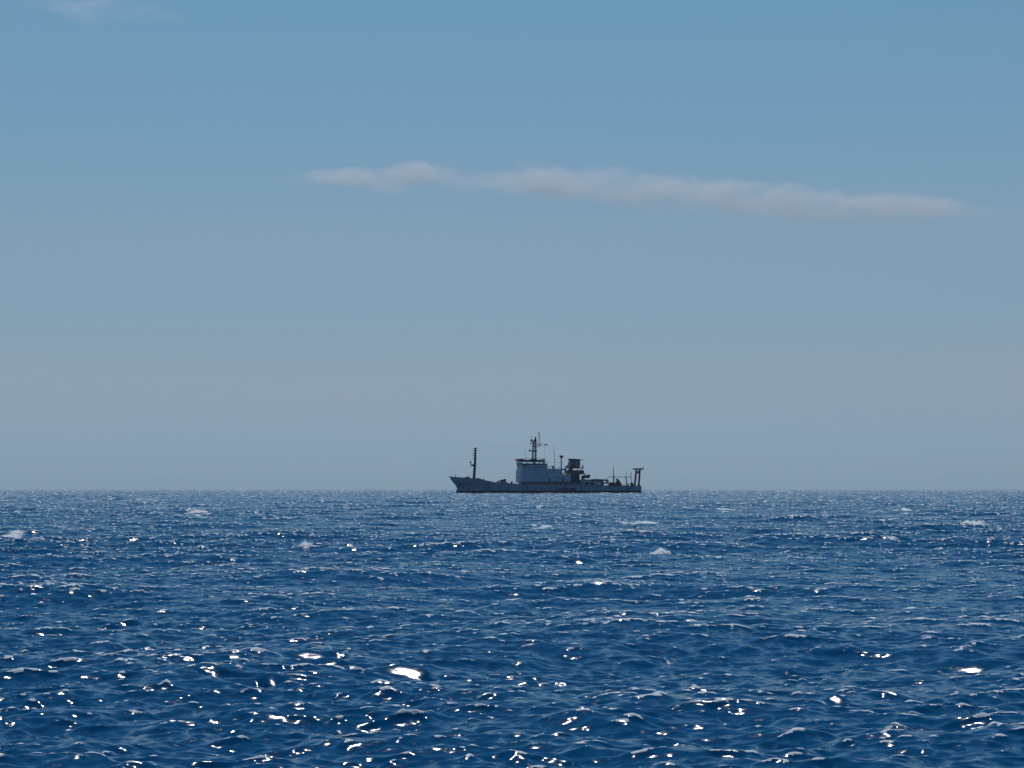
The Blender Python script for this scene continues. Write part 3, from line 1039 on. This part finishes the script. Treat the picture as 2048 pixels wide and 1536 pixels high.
# --- foremast
bm = bmesh.new()
lathe_pts = [(948.2, 962, .78), (949.4, 946, .72), (950.4, 932, .62), (950.8, 918, .55), (951.3, 898.6, .46)]
for (a, b, r), (a2, b2, r2) in zip(lathe_pts[:-1], lathe_pts[1:]):
    tube(bm, P(a, b), P(a2, b2), r, r2, 12)
fore = mesh_obj('foremast', bm, M_dark, ship)
bm = bmesh.new()
box(bm, SX(947.2), SX(953.6), -1.3, 1.3, SZ(899.6), SZ(898.2))
prism(bm, outline([(951.5, 900.5), (953.2, 896.6), (955, 896.2), (953.8, 899)]), -0.5, 0.5)
box(bm, SX(948.4), SX(953.8), -.9, .9, SZ(903.4), SZ(902.4))
mesh_obj('mast_head', bm, M_mast, fore)
bm = bmesh.new()
prism(bm, outline([(942.4, 930.4), (949.6, 930.2), (949.6, 935.4), (946, 934.2)]), -1.1, 1.1)
mesh_obj('mast_platform', bm, M_dark, fore)
bm = bmesh.new()
lathe(bm, [(.2, 0), (.42, .3), (.42, .9), (.2, 1.2)], P(941.8, 928.2), 10)
tube(bm, P(941.8, 932), P(941.8, 928), 0.1)
tube(bm, P(941.4, 936.6), P(942.6, 932), 0.12)
mesh_obj('mast_lamp', bm, M_mast, fore)
bm = bmesh.new()
for y in (908, 912, 918.6):
    box(bm, SX(946.2), SX(950.4), -.6, .6, SZ(y + 1.2), SZ(y), 0.05)
for k in range(22):
    t = k / 21
    p = P(952.6 + 0.3 * t, 932 - 30 * t, 0)
    tube(bm, p + Vector((0, -.35, 0)), p + Vector((0, .35, 0)), 0.06)
for s_ in (-.35, .35):
    tube(bm, P(952.6, 932, s_), P(952.9, 902, s_), 0.08)
mesh_obj('mast_ladder', bm, M_mast, fore)
bm = bmesh.new()
pipe(bm, [P(951, 899), P(900, 954)], 0.025)
pipe(bm, [P(951, 899), P(1064, 893)], 0.02)
split_obj('stay_wire', bm, M_mast, fore)

# --- foredeck gear
bm = bmesh.new()
c = P(934.6, 957.8, 0)
tube(bm, c + Vector((0, -1.8, 0)), c + Vector((0, 1.8, 0)), 0.85, 0.85, 12)
box(bm, SX(930), SX(939.6), -2.6, 2.6, SZ(963), SZ(957), 0.1)
tube(bm, P(938.6, 957.5, -1.5), P(939, 954, -1.5), 0.22)
mesh_obj('windlass', bm, M_dark, ship)
bm = bmesh.new()
tube(bm, P(911.8, 957.6, 0), P(911.6, 951, 0), 0.13)
tube(bm, P(911.6, 952.4, 0), P(911.6, 950.8, 0), 0.26)
mesh_obj('bow_post', bm, M_mast, ship)
bm = bmesh.new()
tube(bm, P(968.2, 965.6, -3), P(968.2, 957.4, -3), 0.1)
tube(bm, P(966.8, 959.4, -3), P(969.2, 959.4, -3), 0.22)
tube(bm, P(967, 963, -3), P(969, 960, -3), 0.1)
mesh_obj('deck_post', bm, M_mast, ship)
bm = bmesh.new()
prism(bm, outline([(950, 963), (951, 958), (957, 957.6), (961, 961.2), (964, 964)]), -3, 3, bevel=0.1)
mesh_obj('breakwater', bm, M_hull, ship)
fc = mesh_obj('foredeck_crane', bmesh.new(), M_dark, ship)
bm = bmesh.new()
prism(bm, outline([(993.2, 968), (994.6, 964.2), (1000, 962), (1008.6, 959.2), (1011.6, 959.4), (1011.6, 963), (1008.4, 963.2), (1002, 964), (996, 966.4)]), -1.2, 1.2, bevel=0.08)
mesh_obj('crane_boom', bm, M_dark, fc)
bm = bmesh.new()
prism(bm, outline([(998, 970), (1003, 964.4), (1010, 963.2), (1014, 967), (1022, 968.6), (1022, 971)]), -1.6, 1.6)
mesh_obj('crane_cradle', bm, material('cradle_paint', (0.3, 0.23, 0.24), .6), fc)
bm = bmesh.new()
lathe(bm, [(.5, 0), (.4, 1.6), (.55, 1.7), (.5, 2.6), (.2, 2.8)], P(1023.4, 974, -4), 10)
lathe(bm, [(.6, 0), (.5, .9), (.2, 1.2)], P(1029, 972.6, -4), 10)
split_obj('deck_vent', bm, M_dark, ship)

# ------------------------------------------------------------------ haze
bm = bmesh.new()
box(bm, -7400, 7400, -7400, 7400, -10.5, 38)
mh = bpy.data.materials.new('haze_air')
mh.use_nodes = True
mh.node_tree.nodes.remove(mh.node_tree.nodes['Principled BSDF'])
pv = mh.node_tree.nodes.new('ShaderNodeVolumePrincipled')
pv.inputs['Color'].default_value = (0.80, 0.88, 1.0, 1)
pv.inputs['Density'].default_value = 0.000035
mh.node_tree.links.new(pv.outputs[0], mh.node_tree.nodes['Material Output'].inputs['Volume'])
haze = mesh_obj('haze', bm, mh)
haze['kind'] = 'stuff'
